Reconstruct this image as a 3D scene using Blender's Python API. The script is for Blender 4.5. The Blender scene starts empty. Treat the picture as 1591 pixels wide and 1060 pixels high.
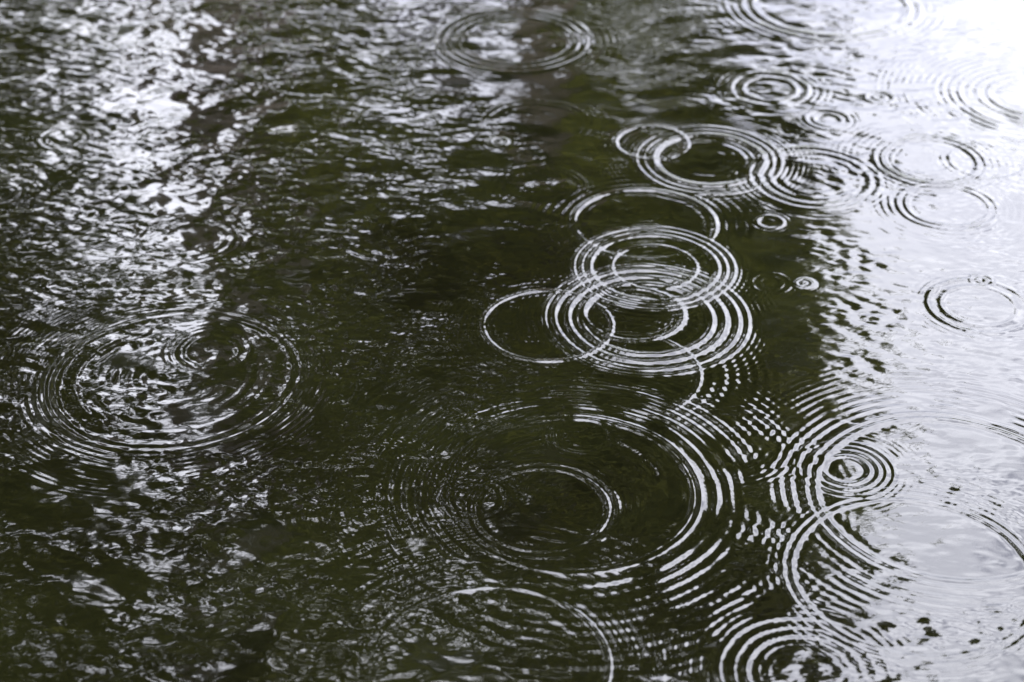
import bpy, math, random
import numpy as np
R = math.radians
random.seed(7)
rng = np.random.default_rng(11)
scene = bpy.context.scene
col = scene.collection

# ------------------------------------------------------------------ camera
CAM_H, PITCH, F, PW, PH = 1.6, R(33.0), 2865.0, 1591.0, 1060.0
cam_d = bpy.data.cameras.new('camera'); cam = bpy.data.objects.new('camera', cam_d); col.objects.link(cam)
cam.location = (0, 0, CAM_H); cam.rotation_euler = (math.pi / 2 - PITCH, 0, 0)
cam_d.sensor_width = 36.0; cam_d.lens = F / PW * 36.0
cam_d.clip_start = 0.05; cam_d.clip_end = 2000
cam_d.dof.use_dof = True; cam_d.dof.focus_distance = 2.7; cam_d.dof.aperture_fstop = 3.4
scene.camera = cam

# ------------------------------------------------------------------ overcast sky
SUN_EL, SUN_AZ = R(55), R(200)
world = bpy.data.worlds.new('World'); scene.world = world; world.use_nodes = True
nt = world.node_tree; nt.nodes.clear()
N = nt.nodes.new; L = nt.links.new
sky = N('ShaderNodeTexSky'); sky.sky_type = 'NISHITA'; sky.sun_disc = False
sky.sun_elevation = SUN_EL; sky.sun_rotation = SUN_AZ; sky.dust_density = 4.0; sky.air_density = 1.0
tc = N('ShaderNodeTexCoord')
cn = N('ShaderNodeTexNoise'); cn.inputs['Scale'].default_value = 6.0; cn.inputs['Detail'].default_value = 4
L(tc.outputs['Generated'], cn.inputs['Vector'])
cr = N('ShaderNodeValToRGB')
cr.color_ramp.elements[0].position = 0.30; cr.color_ramp.elements[0].color = (3.2, 3.25, 4.0, 1)
cr.color_ramp.elements[1].position = 0.64; cr.color_ramp.elements[1].color = (8.4, 8.45, 9.3, 1)
L(cn.outputs['Fac'], cr.inputs['Fac'])
sx = N('ShaderNodeSeparateXYZ'); L(tc.outputs['Generated'], sx.inputs[0])       # overcast: zenith brighter than horizon
mr = N('ShaderNodeMapRange'); mr.inputs['From Min'].default_value = 0.0; mr.inputs['From Max'].default_value = 1.0
mr.inputs['To Min'].default_value = 0.05; mr.inputs['To Max'].default_value = 2.85; L(sx.outputs['Z'], mr.inputs['Value'])
vm = N('ShaderNodeVectorMath'); vm.operation = 'SCALE'; L(cr.outputs['Color'], vm.inputs[0]); L(mr.outputs['Result'], vm.inputs['Scale'])
mx = N('ShaderNodeMix'); mx.data_type = 'RGBA'; mx.inputs['Factor'].default_value = 0.9
L(sky.outputs['Color'], mx.inputs['A']); L(vm.outputs['Vector'], mx.inputs['B'])
bg = N('ShaderNodeBackground'); bg.inputs['Strength'].default_value = 0.1
L(mx.outputs['Result'], bg.inputs['Color'])
wo = N('ShaderNodeOutputWorld'); L(bg.outputs['Background'], wo.inputs['Surface'])

sun_d = bpy.data.lights.new('sun', 'SUN'); sun = bpy.data.objects.new('sun', sun_d); col.objects.link(sun)
sun_d.energy = 1.3; sun_d.angle = R(25); sun_d.color = (1, 0.97, 0.92)
sun.rotation_euler = (math.pi / 2 - SUN_EL, 0, math.pi - SUN_AZ); sun.location = (0, -5, 12)

scene.view_settings.view_transform = 'Standard'; scene.view_settings.look = 'None'
scene.view_settings.exposure = 3.92; scene.view_settings.gamma = 1.0
scene.view_settings.use_curve_mapping = False
scene.render.engine = 'CYCLES'
scene.cycles.use_denoising = True
scene.cycles.max_bounces = 6; scene.cycles.glossy_bounces = 3; scene.cycles.diffuse_bounces = 2
scene.cycles.caustics_reflective = False; scene.cycles.caustics_refractive = False
scene.cycles.sample_clamp_indirect = 0

# ------------------------------------------------------------------ helpers
CP, SP = math.cos(PITCH), math.sin(PITCH)
def ray(px, py):
    a, b = (px - PW / 2) / F, (py - PH / 2) / F
    return np.array([a, CP - b * SP, -SP - b * CP])
def water_at(px, py):                       # photo pixel -> point on the water plane
    d = ray(px, py); t = CAM_H / -d[2]
    return d[0] * t, d[1] * t
def px_scale(px, py):                       # metres on the water per photo pixel across
    d = ray(px, py); return CAM_H / -d[2] / F
def mirrored(px, py, D):                    # what a calm surface would mirror at that pixel, D metres off
    d = ray(px, py); t = D / d[1]
    return np.array([d[0] * t, D, -d[2] * t - CAM_H])

def tag(o, label=None, cat=None, group=None, kind=None):
    if label: o['label'] = label
    if cat: o['category'] = cat
    if group: o['group'] = group
    if kind: o['kind'] = kind
    return o
def empty(name, loc):
    o = bpy.data.objects.new(name, None); col.objects.link(o); o.location = loc
    o.empty_display_size = 0.05
    return o
def mesh_np(name, V, Fc, mat, parent=None, normals=None, smooth=True):
    """V (n,3), Fc (m,k) -> one linked mesh object"""
    k = Fc.shape[1]; me = bpy.data.meshes.new(name)
    me.vertices.add(len(V)); me.vertices.foreach_set('co', np.ascontiguousarray(V, np.float32).ravel())
    me.loops.add(Fc.size); me.loops.foreach_set('vertex_index', np.ascontiguousarray(Fc, np.int32).ravel())
    me.polygons.add(len(Fc)); me.polygons.foreach_set('loop_start', np.arange(0, Fc.size, k, dtype=np.int32))
    me.polygons.foreach_set('use_smooth', np.full(len(Fc), smooth))
    me.update(calc_edges=True)
    if normals is not None: me.normals_split_custom_set_from_vertices(normals.astype(np.float32))
    me.materials.append(mat)
    o = bpy.data.objects.new(name, me); col.objects.link(o); o.parent = parent
    return o

def new_mat(name):
    m = bpy.data.materials.new(name); m.use_nodes = True
    return m, m.node_tree, m.node_tree.nodes['Principled BSDF']
def noise_color(m, nt, b, c0, c1, scale, lo=0.35, hi=0.65, coord='Object', detail=4):
    t = nt.nodes.new('ShaderNodeTexCoord'); n = nt.nodes.new('ShaderNodeTexNoise')
    n.inputs['Scale'].default_value = scale; n.inputs['Detail'].default_value = detail
    r = nt.nodes.new('ShaderNodeValToRGB')
    r.color_ramp.elements[0].position = lo; r.color_ramp.elements[0].color = (*c0, 1)
    r.color_ramp.elements[1].position = hi; r.color_ramp.elements[1].color = (*c1, 1)
    nt.links.new(t.outputs[coord], n.inputs['Vector']); nt.links.new(n.outputs['Fac'], r.inputs['Fac'])
    nt.links.new(r.outputs['Color'], b.inputs['Base Color'])

m_water, wnt, wb = new_mat('murky_water')
wb.inputs['Roughness'].default_value = 0.06; wb.inputs['IOR'].default_value = 1.333
g = wnt.nodes.new('ShaderNodeNewGeometry')
def wnoise(scale, detail):
    n = wnt.nodes.new('ShaderNodeTexNoise'); n.inputs['Scale'].default_value = scale
    n.inputs['Detail'].default_value = detail; wnt.links.new(g.outputs['Position'], n.inputs['Vector']); return n
n1 = wnoise(2.1, 4)
rr = wnt.nodes.new('ShaderNodeValToRGB'); e = rr.color_ramp.elements
e[0].position = 0.30; e[0].color = (0.0003, 0.00027, 0.00015, 1)
e[1].position = 0.62; e[1].color = (0.0008, 0.0009, 0.0003, 1)
wnt.links.new(n1.outputs['Fac'], rr.inputs['Fac']); wnt.links.new(rr.outputs['Color'], wb.inputs['Base Color'])
n2 = wnoise(130.0, 3)
bp = wnt.nodes.new('ShaderNodeBump'); bp.inputs['Strength'].default_value = 1.0; bp.inputs['Distance'].default_value = 0.00005
wnt.links.new(n2.outputs['Fac'], bp.inputs['Height']); wnt.links.new(bp.outputs['Normal'], wb.inputs['Normal'])

m_leaf, lnt, lb = new_mat('tree_leaves')
noise_color(m_leaf, lnt, lb, (0.062, 0.080, 0.014), (0.115, 0.135, 0.030), 0.9)
lb.inputs['Roughness'].default_value = 0.6
tl = lnt.nodes.new('ShaderNodeBsdfTranslucent'); tl.inputs['Color'].default_value = (0.29, 0.29, 0.06, 1)   # light through the leaves
ms = lnt.nodes.new('ShaderNodeMixShader'); ms.inputs['Fac'].default_value = 0.5
lnt.links.new(lb.outputs['BSDF'], ms.inputs[1]); lnt.links.new(tl.outputs['BSDF'], ms.inputs[2])
lnt.links.new(ms.outputs['Shader'], lnt.nodes['Material Output'].inputs['Surface'])
m_bark, bnt, bb = new_mat('tree_bark')
noise_color(m_bark, bnt, bb, (0.05, 0.04, 0.03), (0.11, 0.09, 0.07), 6.0); bb.inputs['Roughness'].default_value = 0.9
m_bank, knt, kb = new_mat('grassy_bank')
noise_color(m_bank, knt, kb, (0.035, 0.05, 0.015), (0.07, 0.075, 0.03), 1.7); kb.inputs['Roughness'].default_value = 0.95

# ------------------------------------------------------------------ the rain ripples, read off the photograph
# centre (photo px), rings [(radius px, crest half-width px, steepness)],
# train outside (start px, wavelength px, crests, steepness), train inside (same, going inwards), patchiness, label
RIP = [
 (800, 62,  [(90,5,.26),(104,5,.32),(118,5,.32)], (130,11,3,.10), None, .3, 'broad ripple of three tight rings in the white patch at the top edge'),
 (775, 221, [(3,4.5,.8),(13,4.5,.6)], (20,8,2,.12), None, .0, 'tiny bright splash ring alone on green water under the white patch'),
 (832, 192, [(72,4,.16),(84,4,.18)], (94,10,3,.08), None, .8, 'faint broken ripple just above the tiny bright splash ring'),
 (840, 290, [(62,4,.24),(70,3.5,.20)], (80,8,3,.12), None, .7, 'small beaded ripple with only its upper arc bright, above the tall stack of rings'),
 (1012,222, [(56,4.5,.36)], (66,9,2,.14), (48,10,3,.12), .3, 'small ripple half crossed by a thicker bright ring on its right'),
 (1100,248, [(86,7,.46),(101,5,.34),(113,5,.30)], (122,9,5,.18), (70,14,2,.16), .15, 'thick bright double ring between green water and the pale sky reflection'),
 (1001,347, [(110,5.5,.44)], (124,16,3,.18), None, .35, 'single thin bright ring with calm green inside, above the stacked concentric rings'),
 (1015,415, [(66,5,.30),(100,6,.40),(113,5,.40),(125,4.5,.36)], (134,10,4,.14), (56,11,2,.18), .15, 'upper of the two brightest stacked ripples in the centre'),
 (1004,494, [(103,6,.44),(123,6,.46),(144,5.5,.44),(159,4.5,.36)], (170,10,5,.13), None, .3, 'widest bright ripple of the central stack, many white rings to its right'),
 (985, 488, [(64,4.5,.30),(76,6,.44)], None, (54,11,2,.14), .35, 'smaller ring nested inside the widest bright ripple of the central stack'),
 (850, 505, [(101,4.5,.40)], (114,11,5,.10), None, .15, 'thin complete ring left of the central stack, crossed by its bright rings'),
 (962, 580, [(124,4,.28)], (142,19,4,.13), None, .5, 'thin faint ring just below the central stack, bright only on its right'),
 (888, 760, [(189,5,.28),(200,5,.30)], (224,22,8,.27), (150,26,2,.10), .45, 'largest ripple of the lower middle with a thick bright right arc'),
 (842, 790, [(103,5,.27),(118,5,.20)], (134,14,3,.08), None, .5, 'dim inner ring within the largest ripple of the lower middle'),
 (905, 677, [(44,5,.14)], (54,10,2,.10), (34,10,1,.1), .3, 'small dim ripple at the top rim of the large lower middle ripple'),
 (1128,690, [(84,4,.22),(96,4.5,.30),(106,4,.26)], (116,10,3,.16), (74,12,4,.16), .6, 'ripple of fine beaded arcs left of the small dark-centred bullseye'),
 (1315,730, [(36,5,.40),(50,5,.34),(62,4.5,.30),(74,4.5,.24)], (84,11,3,.12), None, .1, 'small tight bullseye ripple with a dark centre at the edge of the sky reflection'),
 (1475,770, [(206,6,.36),(221,5,.28)], (244,18,6,.20), None, .25, 'very large ripple round the bullseye, running out of the right side'),
 (1420,892, [(188,5,.32),(202,4.5,.24)], (216,14,4,.13), None, .35, 'large ripple in the lower right crossing the bigger one above it'),
 (1250,1047,[(90,6,.18),(110,5,.18),(132,5,.22)], (148,16,5,.15), (72,17,2,.12), .7, 'thick-ringed ripple cut by the bottom edge, near the right'),
 (762, 1033,[(184,4.5,.32)], (204,22,9,.16), (150,30,3,.08), .6, 'wide ripple cut by the bottom edge with one bright right arc'),
 (270, 585, [(150,6,.14),(182,6,.24),(197,5,.32)], (210,12,7,.20), (140,22,5,.10), .4, 'largest ripple on the left with a rough broken bright middle'),
 (330, 545, [(40,5,.07),(58,5,.08)], (68,12,2,.06), None, .5, 'small rough ring inside the largest left ripple'),
 (1445,250, [(74,5,.36),(86,4.5,.32)], (97,12,4,.16), (60,12,3,.14), .3, 'upper of two grey-centred ripples on the white reflection at the right'),
 (1472,320, [(64,4,.32),(76,4,.28)], (88,12,3,.14), None, .3, 'lower of two grey-centred ripples on the white reflection at the right'),
 (1521,475, [(58,4,.30),(78,4.5,.32)], (92,11,2,.12), None, .25, 'clean double ring alone on white water at the right edge'),
 (1525,436, [(7,3,.3),(17,3,.24)], None, None, .2, 'tiny ring touching the top of the clean double ring'),
 (1195,138, [(42,5,.26),(60,5,.26)], (72,11,3,.16), None, .5, 'ripple in the upper right half on dark green, half on white'),
 (1286,186, [(22,4,.20),(34,4,.20)], (44,9,1,.1), None, .4, 'small grey ripple between the upper right ripple and the white water'),
 (1366,152, [(8,3.5,.4),(21,4,.28)], None, None, .2, 'tiny dark-rimmed splash on the white water, upper right'),
 (1608,150, [(70,5,.28),(86,5,.28)], (100,14,9,.30), None, .4, 'ripple cut by the right edge near the top, sending dark arcs leftwards'),
 (1265,276, [(86,6,.26),(101,5,.26)], (112,11,2,.12), (70,20,1,.2), .3, 'broad ripple on the dark and white border beside the thick double ring'),
 (1196,345, [(20,4,.20)], (30,9,1,.12), None, .2, 'small ring just right of the single thin bright ring'),
 (1249,441, [(3,4.5,.8),(12,4.5,.55)], (20,7,1,.1), None, .0, 'tiny splash ring on plain green water right of the central stack'),
 (1198,440, [(18,3.5,.12),(30,3.5,.13)], (39,8,2,.08), None, .7, 'faint small beaded arcs between the central stack and a tiny splash'),
 (100, 215, [(28,4,.12),(40,4,.14)], (50,10,2,.08), None, .4, 'small dark-centred ripple near the upper left edge'),
 (-2,  300, [(30,4,.08),(42,4,.07)], (54,10,3,.06), None, .3, 'small ripple cut by the left edge'),
 (655, 145, [(12,3,.24),(22,3,.24)], None, None, .5, 'small fan of bright arcs on dark water left of the top white patch'),
 (1290, 8,  [(120,6,.22),(136,5,.22)], (150,13,3,.16), None, .4, 'wide flat ripple cut by the top edge at the right'),
 (300, 372, [(48,4,.04),(62,4,.05)], (74,11,3,.05), None, .5, 'dim ripple on rough grey water above the largest left ripple'),
 (1535,250, [(58,4,.18)], (70,11,2,.12), None, .5, 'faint ripple overlapping the right side of the upper grey-centred ripple'),
 (735, 775, [(38,4,.10),(52,4,.12)], (62,9,2,.08), None, .6, 'faint rough ripple at the left inner rim of the large lower middle ripple'),
]

# side on which the arcs stand out (degrees, 0 = right, 90 = away), and how one-sided they are
SIDE = {2: (130, .9), 3: (100, .85), 6: (70, .5), 8: (0, .2), 9: (0, .4), 11: (10, .9), 12: (0, .5), 13: (-30, .35), 15: (0, .9),
        19: (110, .6), 20: (25, .92), 21: (180, .5), 25: (180, .4), 30: (170, .5)}
# ------------------------------------------------------------------ water height field on a structured grid
def grow(start, step, n, rate): return start + np.cumsum(step * rate ** np.arange(1, n + 1))
NC = 840
half = 0.5 * PW / F * 1.10                       # half width over slant distance, with a margin
du = 2 * half / NC
u_mid = np.linspace(-half, half, NC + 1)
u_out = grow(half, du, 70, 1.075)
u = np.concatenate([-u_out[::-1], u_mid, u_out])
ys = [1.50]
while ys[-1] < 4.15: ys.append(ys[-1] + du * math.hypot(ys[-1], CAM_H) * 1.0)
y_mid = np.array(ys)
y_hi = grow(y_mid[-1], y_mid[-1] - y_mid[-2], 62, 1.085)
y_lo = grow(y_mid[0], -(y_mid[1] - y_mid[0]), 40, 1.085)[::-1]
y = np.concatenate([y_lo, y_mid, y_hi])
W = np.hypot(np.maximum(y, 0.6), CAM_H)
X = (W[:, None] * u[None, :]); Y = np.repeat(y[:, None], len(u), 1)
NR, NCOL = X.shape
# photo pixel of each water point (to lay the agitation of the surface out as it is)
dep = Y * CP + CAM_H * SP
PX = X / dep * F + PW / 2; PY = (CAM_H * CP - Y * SP) / dep * F + PH / 2
spacing = (W * du)[:, None]
H = np.zeros_like(X)

# wind and rain chop: band-limited random fields, sampled from a tiling patch
def field(size, n, lam_lo, lam_hi, seed, aniso=1.0, ang=0.0):
    r = np.random.default_rng(seed)
    k = np.fft.fftfreq(n, size / n)
    kx, ky = np.meshgrid(k, k); c, s = math.cos(ang), math.sin(ang)
    ka = np.hypot(kx * c + ky * s, (-kx * s + ky * c) * aniso)
    kk = np.maximum(ka, 1e-6); lam = 1 / kk
    mid = math.sqrt(lam_lo * lam_hi); wid = math.log(lam_hi / lam_lo) / 2
    amp = np.exp(-(np.log(lam / mid) / wid) ** 2) * lam
    amp[0, 0] = 0
    f = np.real(np.fft.ifft2(np.fft.fft2(r.standard_normal((n, n))) * amp))
    gy, gx = np.gradient(f, size / n)
    return f / math.sqrt((gx ** 2 + gy ** 2).mean())        # rms slope 1
def sample(f, size, x, y):
    n = f.shape[0]
    a = (x / size * n) % n; b = (y / size * n) % n
    i = np.floor(a).astype(int) % n; j = np.floor(b).astype(int) % n
    fa, fb = a - np.floor(a), b - np.floor(b); i2, j2 = (i + 1) % n, (j + 1) % n
    fa = fa * fa * (3 - 2 * fa); fb = fb * fb * (3 - 2 * fb)
    return (f[j, i] * (1 - fa) + f[j, i2] * fa) * (1 - fb) + (f[j2, i] * (1 - fa) + f[j2, i2] * fa) * fb
def soft(px, py, rx, ry):
    return np.exp(-((PX - px) / rx) ** 2 - ((PY - py) / ry) ** 2)
patch = sample(field(3.0, 512, 0.10, 0.5, 5), 3.0, X, Y); patch = patch / np.std(patch)
patch = np.clip(0.75 + 0.5 * patch, 0.1, 1.9)
BRK = sample(field(2.9, 512, 0.05, 0.16, 8), 2.9, X, Y); BRK /= np.std(BRK)
left = 1 / (1 + np.exp((PX - 520) / 110))
topm = 1 / (1 + np.exp((PY - 330) / 60)) * np.exp(-((PX - 560) / 420) ** 2)
calm = 1 - 0.75 * np.clip(soft(1080, 480, 190, 330) + soft(930, 190, 120, 70) + 0.9 * soft(770, 100, 140, 100) + 0.6 * soft(270, 585, 230, 115) + 0.6 * soft(265, 150, 75, 130) + 0.55 * soft(180, 930, 380, 170), 0, 1)
edge = np.exp(-((PX - 1250) / 150) ** 2) * np.exp(-((PY - 130) / 150) ** 2)
rightm = 1 / (1 + np.exp(-(PX - 1380) / 50))
botl = 1 / (1 + np.exp((PX - 480) / 90)) / (1 + np.exp(-(PY - 640) / 60))
A_f = (0.013 + 0.013 * left + 0.020 * topm + 0.025 * edge + 0.009 * soft(620, 580, 240, 260)) * calm * patch
lowm = soft(1000, 1000, 420, 160)
A_m = (0.012 + 0.020 * lowm + 0.058 * left * (1 - 0.4 * botl) + 0.034 * topm + 0.045 * edge + 0.008 * botl + 0.018 * rightm + 0.05 * soft(1500, 1020, 170, 70) + 0.03 * soft(1330, 450, 70, 200)) * calm * (0.25 + 0.75 * patch)
A_l = 0.010 + 0.026 * left + 0.012 * topm + 0.02 * edge
damp = np.clip(1.6 - spacing / 0.008, 0.0, 1.0)
H += sample(field(1.7, 1024, 0.010, 0.026, 1, 0.5, 0.1), 1.7, X, Y) * A_f * damp
H += sample(field(2.3, 1024, 0.026, 0.095, 2, 0.55, -0.15), 2.3, X, Y) * A_m * np.clip(1.6 - spacing / 0.02, 0, 1)
H += sample(field(4.1, 1024, 0.08, 0.30, 3, 0.7, 0.1), 4.1, X, Y) * A_l

owner = np.full((NR - 1, NCOL - 1), -1, np.int32)     # ripple index * 4 + part
prio = np.full((NR - 1, NCOL - 1), -1e9)
Xc = 0.25 * (X[:-1, :-1] + X[1:, :-1] + X[:-1, 1:] + X[1:, 1:]); Yc = 0.5 * (Y[:-1, :-1] + Y[1:, :-1])
RC = []
for i, (cx, cy, rings, outer, inner, pat, label) in enumerate(RIP):
    x0, y0 = water_at(cx, cy); s = px_scale(cx, cy); RC.append((x0, y0))
    rmax = max(r for r, w, a in rings) + 30
    if outer: rmax = max(rmax, outer[0] + outer[1] * (outer[2] + 3) * 1.3)
    rm = rmax * s * 1.05
    ja, jb = np.searchsorted(y, [y0 - rm, y0 + rm]); ja = max(ja - 2, 0)
    Xs, Ys = X[ja:jb + 2], Y[ja:jb + 2]
    cols = np.where((np.abs(Xs - x0) < rm).any(0))[0]; ca, cb = cols[0], cols[-1] + 1
    dx, dy = Xs[:, ca:cb] - x0, Ys[:, ca:cb] - y0
    r = np.hypot(dx, dy) / s; th = np.arctan2(dy, dx)          # radius in photo px
    rr_ = np.random.default_rng(100 + i)
    ph = rr_.uniform(0, 6.28, 6)
    wob = sum(np.sin((k + 1) * th + ph[k]) / (k + 1) for k in range(4)) * 0.55
    pat = max(pat, 0.28)
    mod = np.clip(1 - pat * 0.55 + pat * 0.75 * wob, 0.05, 1.5)
    if i in SIDE:
        a0, k0 = SIDE[i]; mod = mod * (1 - k0 + k0 * 1.1 * (0.5 + 0.5 * np.cos(th - R(a0))) ** 1.3)
    beads = 1 + 0.25 * pat * np.sin(th * rr_.integers(24, 50) + 4 * np.sin(3 * th + ph[5]))
    r = r * (1 + 0.006 * np.sin(2 * th + ph[4]) + 0.004 * np.sin(5 * th + ph[3]))
    h = np.zeros_like(r)
    brk = np.clip(0.74 + 0.55 * BRK[ja:jb + 2, ca:cb] + 0.25 * np.sin(th * 3 + ph[1]), 0.08, 1.35)   # trains break up in places
    for (rad, w, a) in rings:
        w = max(w * 0.86, 3.2)
        q = (r - rad) / w
        h += a * w * 1.05 * np.exp(-q * q) - 0.35 * a * w * np.exp(-((r - rad + 2.2 * w) / (1.6 * w)) ** 2)
    h *= beads * (0.65 + 0.35 * brk)
    if outer:
        r0, lam, n, a = outer
        d = (r - r0) / lam; d2 = np.maximum(d, -1.5)
        env = np.exp(-np.maximum(d2, 0) / (0.55 * n)) * np.clip((d + 0.9) / 0.9, 0, 1) * np.clip((n + 3 - d) / 2, 0, 1)
        h += brk * a * lam / 6.283 * env * np.cos(6.283 * (d2 + 0.02 * d2 * np.abs(d2)))
    if inner:
        r0, lam, n, a = inner
        d = (r0 - r) / lam; d2 = np.maximum(d, -1.5)
        env = np.exp(-np.maximum(d2, 0) / (0.7 * n)) * np.clip((d + 0.9) / 0.9, 0, 1) * np.clip((n + 2 - d) / 1.5, 0, 1)
        h += brk * a * lam / 6.283 * env * np.cos(6.283 * d2)
    H[ja:jb + 2, ca:cb] += h * s * mod
    # which face of the water belongs to which ring of which ripple
    xs, yc = Xc[ja:jb + 1, ca:cb - 1], Yc[ja:jb + 1, ca:cb - 1]
    rc = np.hypot(xs - x0, yc - y0) / s
    r_in = min(k[0] - 1.9 * k[1] for k in rings); r_out = max(k[0] + 1.9 * k[1] for k in rings)
    part = np.full(rc.shape, -1, np.int32); p = np.full(rc.shape, -1e9)
    r_train = r_out + (outer[1] * min(outer[2], 3) if outer else 0)
    sel = (rc >= r_out) & (rc < r_train); part[sel] = 2; p[sel] = 100 - 0.1 * r_out
    sel = rc < r_in; part[sel] = 0; p[sel] = 300 - 0.3 * r_out
    sel = (rc >= r_in) & (rc < r_out); part[sel] = 1; p[sel] = 600 - 0.3 * r_out
    op, oo = prio[ja:jb + 1, ca:cb - 1], owner[ja:jb + 1, ca:cb - 1]
    b = (part >= 0) & (p > op); op[b] = p[b]; oo[b] = i * 4 + part[b]

def runs(mask):                                     # connected patches of a mask, as arrays of (row, col0, col1)
    par = []; rows = []; prev = []
    def find(a):
        while par[a] != a: par[a] = par[par[a]]; a = par[a]
        return a
    for j in range(mask.shape[0]):
        d = np.diff(np.concatenate([[0], mask[j].astype(np.int8), [0]]))
        cur = []
        for a, b in zip(np.where(d == 1)[0], np.where(d == -1)[0]):
            k = len(par); par.append(k); cur.append((a, b, k)); rows.append((j, a, b))
            for (pa, pb, pk) in prev:
                if pa < b and pb > a: par[find(k)] = find(pk)
        prev = cur
    out = {}
    for k, t in enumerate(rows): out.setdefault(find(k), []).append(t)
    return list(out.values())
codes = {}                                          # piece code -> (ripple, part)
nextcode = len(RIP) * 4
for i in range(len(RIP)):
    for p_ in range(3):
        jj, cc = np.where(owner == i * 4 + p_)
        if not len(jj): continue
        j0, j1, c0, c1 = jj.min(), jj.max() + 1, cc.min(), cc.max() + 1
        for comp in runs(owner[j0:j1, c0:c1] == i * 4 + p_):
            small = sum(b - a for j, a, b in comp) < 70
            for j, a, b in comp: owner[j0 + j, c0 + a:c0 + b] = -1 if small else nextcode
            if not small: codes[nextcode] = (i, p_); nextcode += 1

# surface normals of the whole field, shared by all pieces so that no seam shows
Pu = np.stack([np.gradient(a, axis=1) for a in (X, Y, H)], -1)
Pv = np.stack([np.gradient(a, axis=0) for a in (X, Y, H)], -1)
Nn = np.cross(Pu, Pv); Nn /= np.linalg.norm(Nn, axis=-1, keepdims=True)
V = np.stack([X, Y, H], -1).reshape(-1, 3); Nn = Nn.reshape(-1, 3)
idx = np.arange(NR * NCOL).reshape(NR, NCOL)
Q = np.stack([idx[:-1, :-1], idx[:-1, 1:], idx[1:, 1:], idx[1:, :-1]], -1).reshape(-1, 4)
own = owner.ravel()
order = np.argsort(own, kind='stable'); so = own[order]
def piece(code, name, origin, parent):
    a, b = np.searchsorted(so, [code, code + 1])
    if b - a < 12: return None
    q = Q[order[a:b]]; used, inv = np.unique(q, return_inverse=True)
    return mesh_np(name, V[used] - np.array(origin), inv.reshape(q.shape), m_water, parent, Nn[used])
tag(piece(-1, 'water', (0, 0, 0), None), kind='structure')
ripples = [tag(empty('rain_ripple', (*RC[i], 0.0)), rp[6], 'ripple', 'ripples left by raindrops on the water') for i, rp in enumerate(RIP)]
for code, (i, p_) in codes.items():
    piece(code, ('ripple_center', 'wave_ring', 'outer_wavelets')[p_], (*RC[i], 0.0), ripples[i])

# ------------------------------------------------------------------ banks
def bank(name, y0, y1, sgn):
    nx, ny = 60, 24
    xs = np.linspace(-90, 90, nx); t = np.linspace(0, 1, ny) ** 1.8
    V = []; 
    for j in range(ny):
        for i in range(nx):
            yy = y0 + (y1 - y0) * t[j] + 0.25 * math.sin(xs[i] * 0.7) * (1 - t[j])
            d = abs(yy - y0)
            V.append((xs[i], yy, -0.45 + 1.0 * (1 - math.exp(-d / 1.2)) + 0.06 * math.sin(xs[i] * 1.3 + yy * 2.1)))
    Fc = [[j * nx + i, j * nx + i + 1, (j + 1) * nx + i + 1, (j + 1) * nx + i] for j in range(ny - 1) for i in range(nx - 1)]
    Fc = np.array(Fc)
    if sgn < 0: Fc = Fc[:, ::-1]
    tag(mesh_np(name, np.array(V), Fc, m_bank), kind='structure')
bank('far_bank', 10.2, 160.0, 1)
bank('near_bank', 0.55, -60.0, -1)

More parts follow.
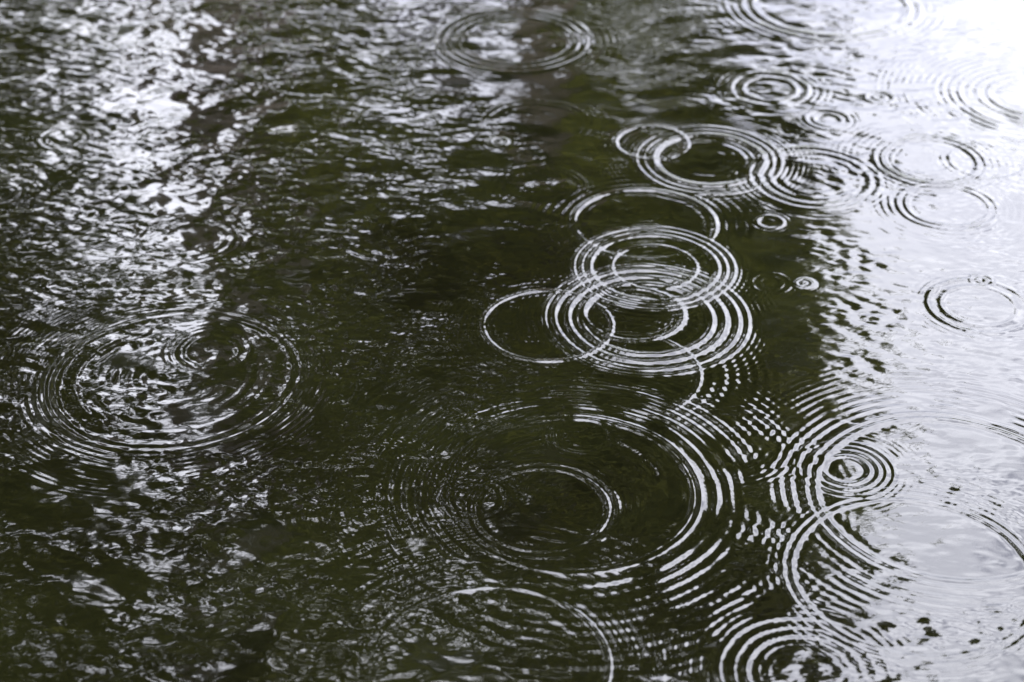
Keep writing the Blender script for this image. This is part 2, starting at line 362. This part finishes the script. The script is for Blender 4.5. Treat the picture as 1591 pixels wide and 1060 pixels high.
# ------------------------------------------------------------------ trees on the far bank, seen in the water only
def tube(V, Fc, pts, rad, n=8):
    base = len(V)
    for k, p in enumerate(pts):
        d = np.array(pts[min(k + 1, len(pts) - 1)]) - np.array(pts[max(k - 1, 0)]); d = d / (np.linalg.norm(d) + 1e-9)
        a = np.cross(d, (0.3, 0.9, 0.1)); a /= np.linalg.norm(a); b = np.cross(d, a)
        for q in range(n):
            t = 2 * math.pi * q / n; V.append(np.array(p) + rad[k] * (math.cos(t) * a + math.sin(t) * b))
    for k in range(len(pts) - 1):
        for q in range(n):
            Fc.append([base + k * n + q, base + k * n + (q + 1) % n, base + (k + 1) * n + (q + 1) % n, base + (k + 1) * n + q])
def tree(label, D, foot_px, boxes, seed):
    """boxes: (x0, x1, y0, y1, blob px radius, spacing px, leaves per m2) of the mirrored photo, at distance D"""
    r = np.random.default_rng(seed)
    fx = mirrored(foot_px, 300, D)[0]
    root = tag(empty('broadleaf_tree', (fx, D, 0.35)), label, 'tree', 'trees on the far bank mirrored in the water')
    org = np.array([fx, D, 0.35])
    blobs, LV = [], []
    for (x0, x1, y0, y1, rp, sp, dens, *near) in boxes:
        Db = near[0] if near else D
        for gy in np.arange(y0, y1 + 1, sp):
            for gx in np.arange(x0, x1 + 1, sp):
                p = mirrored(gx + r.normal(0, sp * .25), gy + r.normal(0, sp * .25), Db + r.normal(0, 0.55))
                if p[2] < 1.6: continue
                rad = rp * (Db / math.cos(R(33))) / F * r.uniform(0.75, 1.25)
                blobs.append((p, rad, dens))
    for p, rad, dens in blobs:
        n = max(20, int(dens * rad * rad * math.exp(r.normal(-0.05, 0.35))))
        d = r.standard_normal((n, 3)); d /= np.linalg.norm(d, axis=1, keepdims=True)
        c = p + d * (rad * r.uniform(0.25, 1.0, (n, 1)) ** 0.6) * np.array([1, 1, 0.8])
        nrm = r.standard_normal((n, 3)) + np.array([0, 0, 0.5]); nrm /= np.linalg.norm(nrm, axis=1, keepdims=True)
        t = np.cross(nrm, r.standard_normal((n, 3))); t /= np.linalg.norm(t, axis=1, keepdims=True); b = np.cross(nrm, t)
        ln = r.uniform(0.09, 0.17, (n, 1)); wd = ln * 0.62
        LV.append(np.stack([c - t * ln, c + b * wd + nrm * .01, c + t * ln, c - b * wd + nrm * .01], 1))
    LV = np.concatenate(LV).reshape(-1, 3) - org
    mesh_np('crown', LV, np.arange(len(LV)).reshape(-1, 4), m_leaf, root, smooth=False)
    top = max(b[0][2] for b in blobs); cxm = np.mean([b[0][0] for b in blobs]) 
    TV, TF = [], []
    n = 7; P = []
    for k in range(n):
        t = k / (n - 1); P.append(np.array([fx + (cxm - fx) * t ** 1.5 + 0.12 * math.sin(3 * t + seed), D, 0.0 + (top * 0.9) * t]))
    tube(TV, TF, P, [0.26 * (1 - 0.85 * k / (n - 1)) + 0.02 for k in range(n)])
    mesh_np('trunk', np.array(TV) - org, np.array(TF), m_bark, root)
    for k in r.choice(len(blobs), min(12, len(blobs)), replace=False):
        p = blobs[k][0]; t = max(0.15, min(0.85, (p[2] - 1.2) / (top * 0.9))); f = t * (n - 1); i0 = int(f)
        a = P[i0] + (P[min(i0 + 1, n - 1)] - P[i0]) * (f - i0)
        TV, TF = [], []
        tube(TV, TF, [a, a * .5 + p * .5 + np.array([0, 0, .15]), p], [0.07, 0.045, 0.015], 6)
        mesh_np('limb', np.array(TV) - org, np.array(TF), m_bark, root)

tree('broad dense green tree filling the dark middle of the reflection', 13.0, 800,
     [(440, 740, 275, 1500, 58, 78, 1000), (780, 1180, 240, 1500, 62, 78, 1500), (1225, 1245, 250, 1400, 44, 52, 1500), (1275, 1292, 640, 1150, 32, 40, 1400), (1262, 1268, 330, 640, 22, 36, 1400), (820, 1180, 130, 260, 45, 70, 700)], 1)
tree('second green tree close behind the broad middle one', 17.5, 640,
     [(445, 620, -420, 900, 58, 88, 900), (640, 1120, 260, 1100, 70, 110, 900), (860, 1060, -420, 160, 42, 66, 600), (660, 860, -420, -60, 50, 80, 700), (1090, 1180, 15, 95, 26, 36, 700), (1245, 1290, 60, 95, 20, 26, 700), (1300, 1300, 360, 360, 28, 50, 1400), (1335, 1335, 405, 405, 21, 50, 1400), (1310, 1310, 445, 445, 20, 50, 1400), (1340, 1340, 540, 540, 25, 50, 1400), (1392, 1392, 548, 548, 13, 50, 1400), (1318, 1318, 480, 480, 17, 50, 1400), (1300, 1300, 645, 645, 31, 50, 1400), (1340, 1340, 690, 690, 22, 50, 1400), (1378, 1378, 665, 665, 15, 50, 1400), (1350, 1350, 790, 790, 25, 50, 1400), (1392, 1392, 800, 800, 13, 50, 1400), (1310, 1310, 895, 895, 28, 50, 1400), (1285, 1285, 760, 760, 25, 50, 1400), (1325, 1325, 1000, 1000, 25, 50, 1400)], 2)
tree('loose leafy tree at the left of the reflection, sky showing through', 12.0, -80,
     [(-700, 135, 120, 1500, 56, 72, 1200), (-600, 140, -300, 180, 44, 70, 800), (180, 320, -120, 440, 34, 140, 7), (170, 330, 480, 560, 34, 50, 60), (150, 330, 650, 700, 36, 44, 300), (120, 190, 720, 920, 40, 48, 900), (340, 400, 640, 920, 40, 48, 900), (200, 320, 900, 960, 36, 40, 900)], 3)
tree('tall tree left of the middle whose high branches darken the lower left', 10.5, 420,
     [(-40, 480, 930, 1700, 60, 80, 1700), (425, 500, 120, 930, 46, 74, 900), (-40, 150, 640, 930, 50, 76, 1300), (-500, 520, 1300, 2500, 66, 96, 1600, 7.0), (-900, 250, 1400, 3200, 74, 105, 1600, 5.0)], 4)  # nearer boxes: unseen overhanging foliage, added to block sky over the left water
tree('added distant low tree at the right, there to darken wave faces', 36.0, 1480, [(1280, 1680, -1400, -560, 70, 95, 110)], 5)  # distant trees from here on are added, for dark lines on the ripples
tree('added distant rounded tree further right, there to darken wave faces', 38.0, 1980, [(1740, 2200, -1400, -480, 75, 100, 110)], 6)
tree('added distant tree at the far right end, there to darken wave faces', 36.0, 2500, [(2260, 2750, -1400, -600, 75, 100, 110)], 7)
#print('TRIS', sum(len(o.data.loops) - 2 * len(o.data.polygons) for o in bpy.data.objects if o.type == 'MESH'))
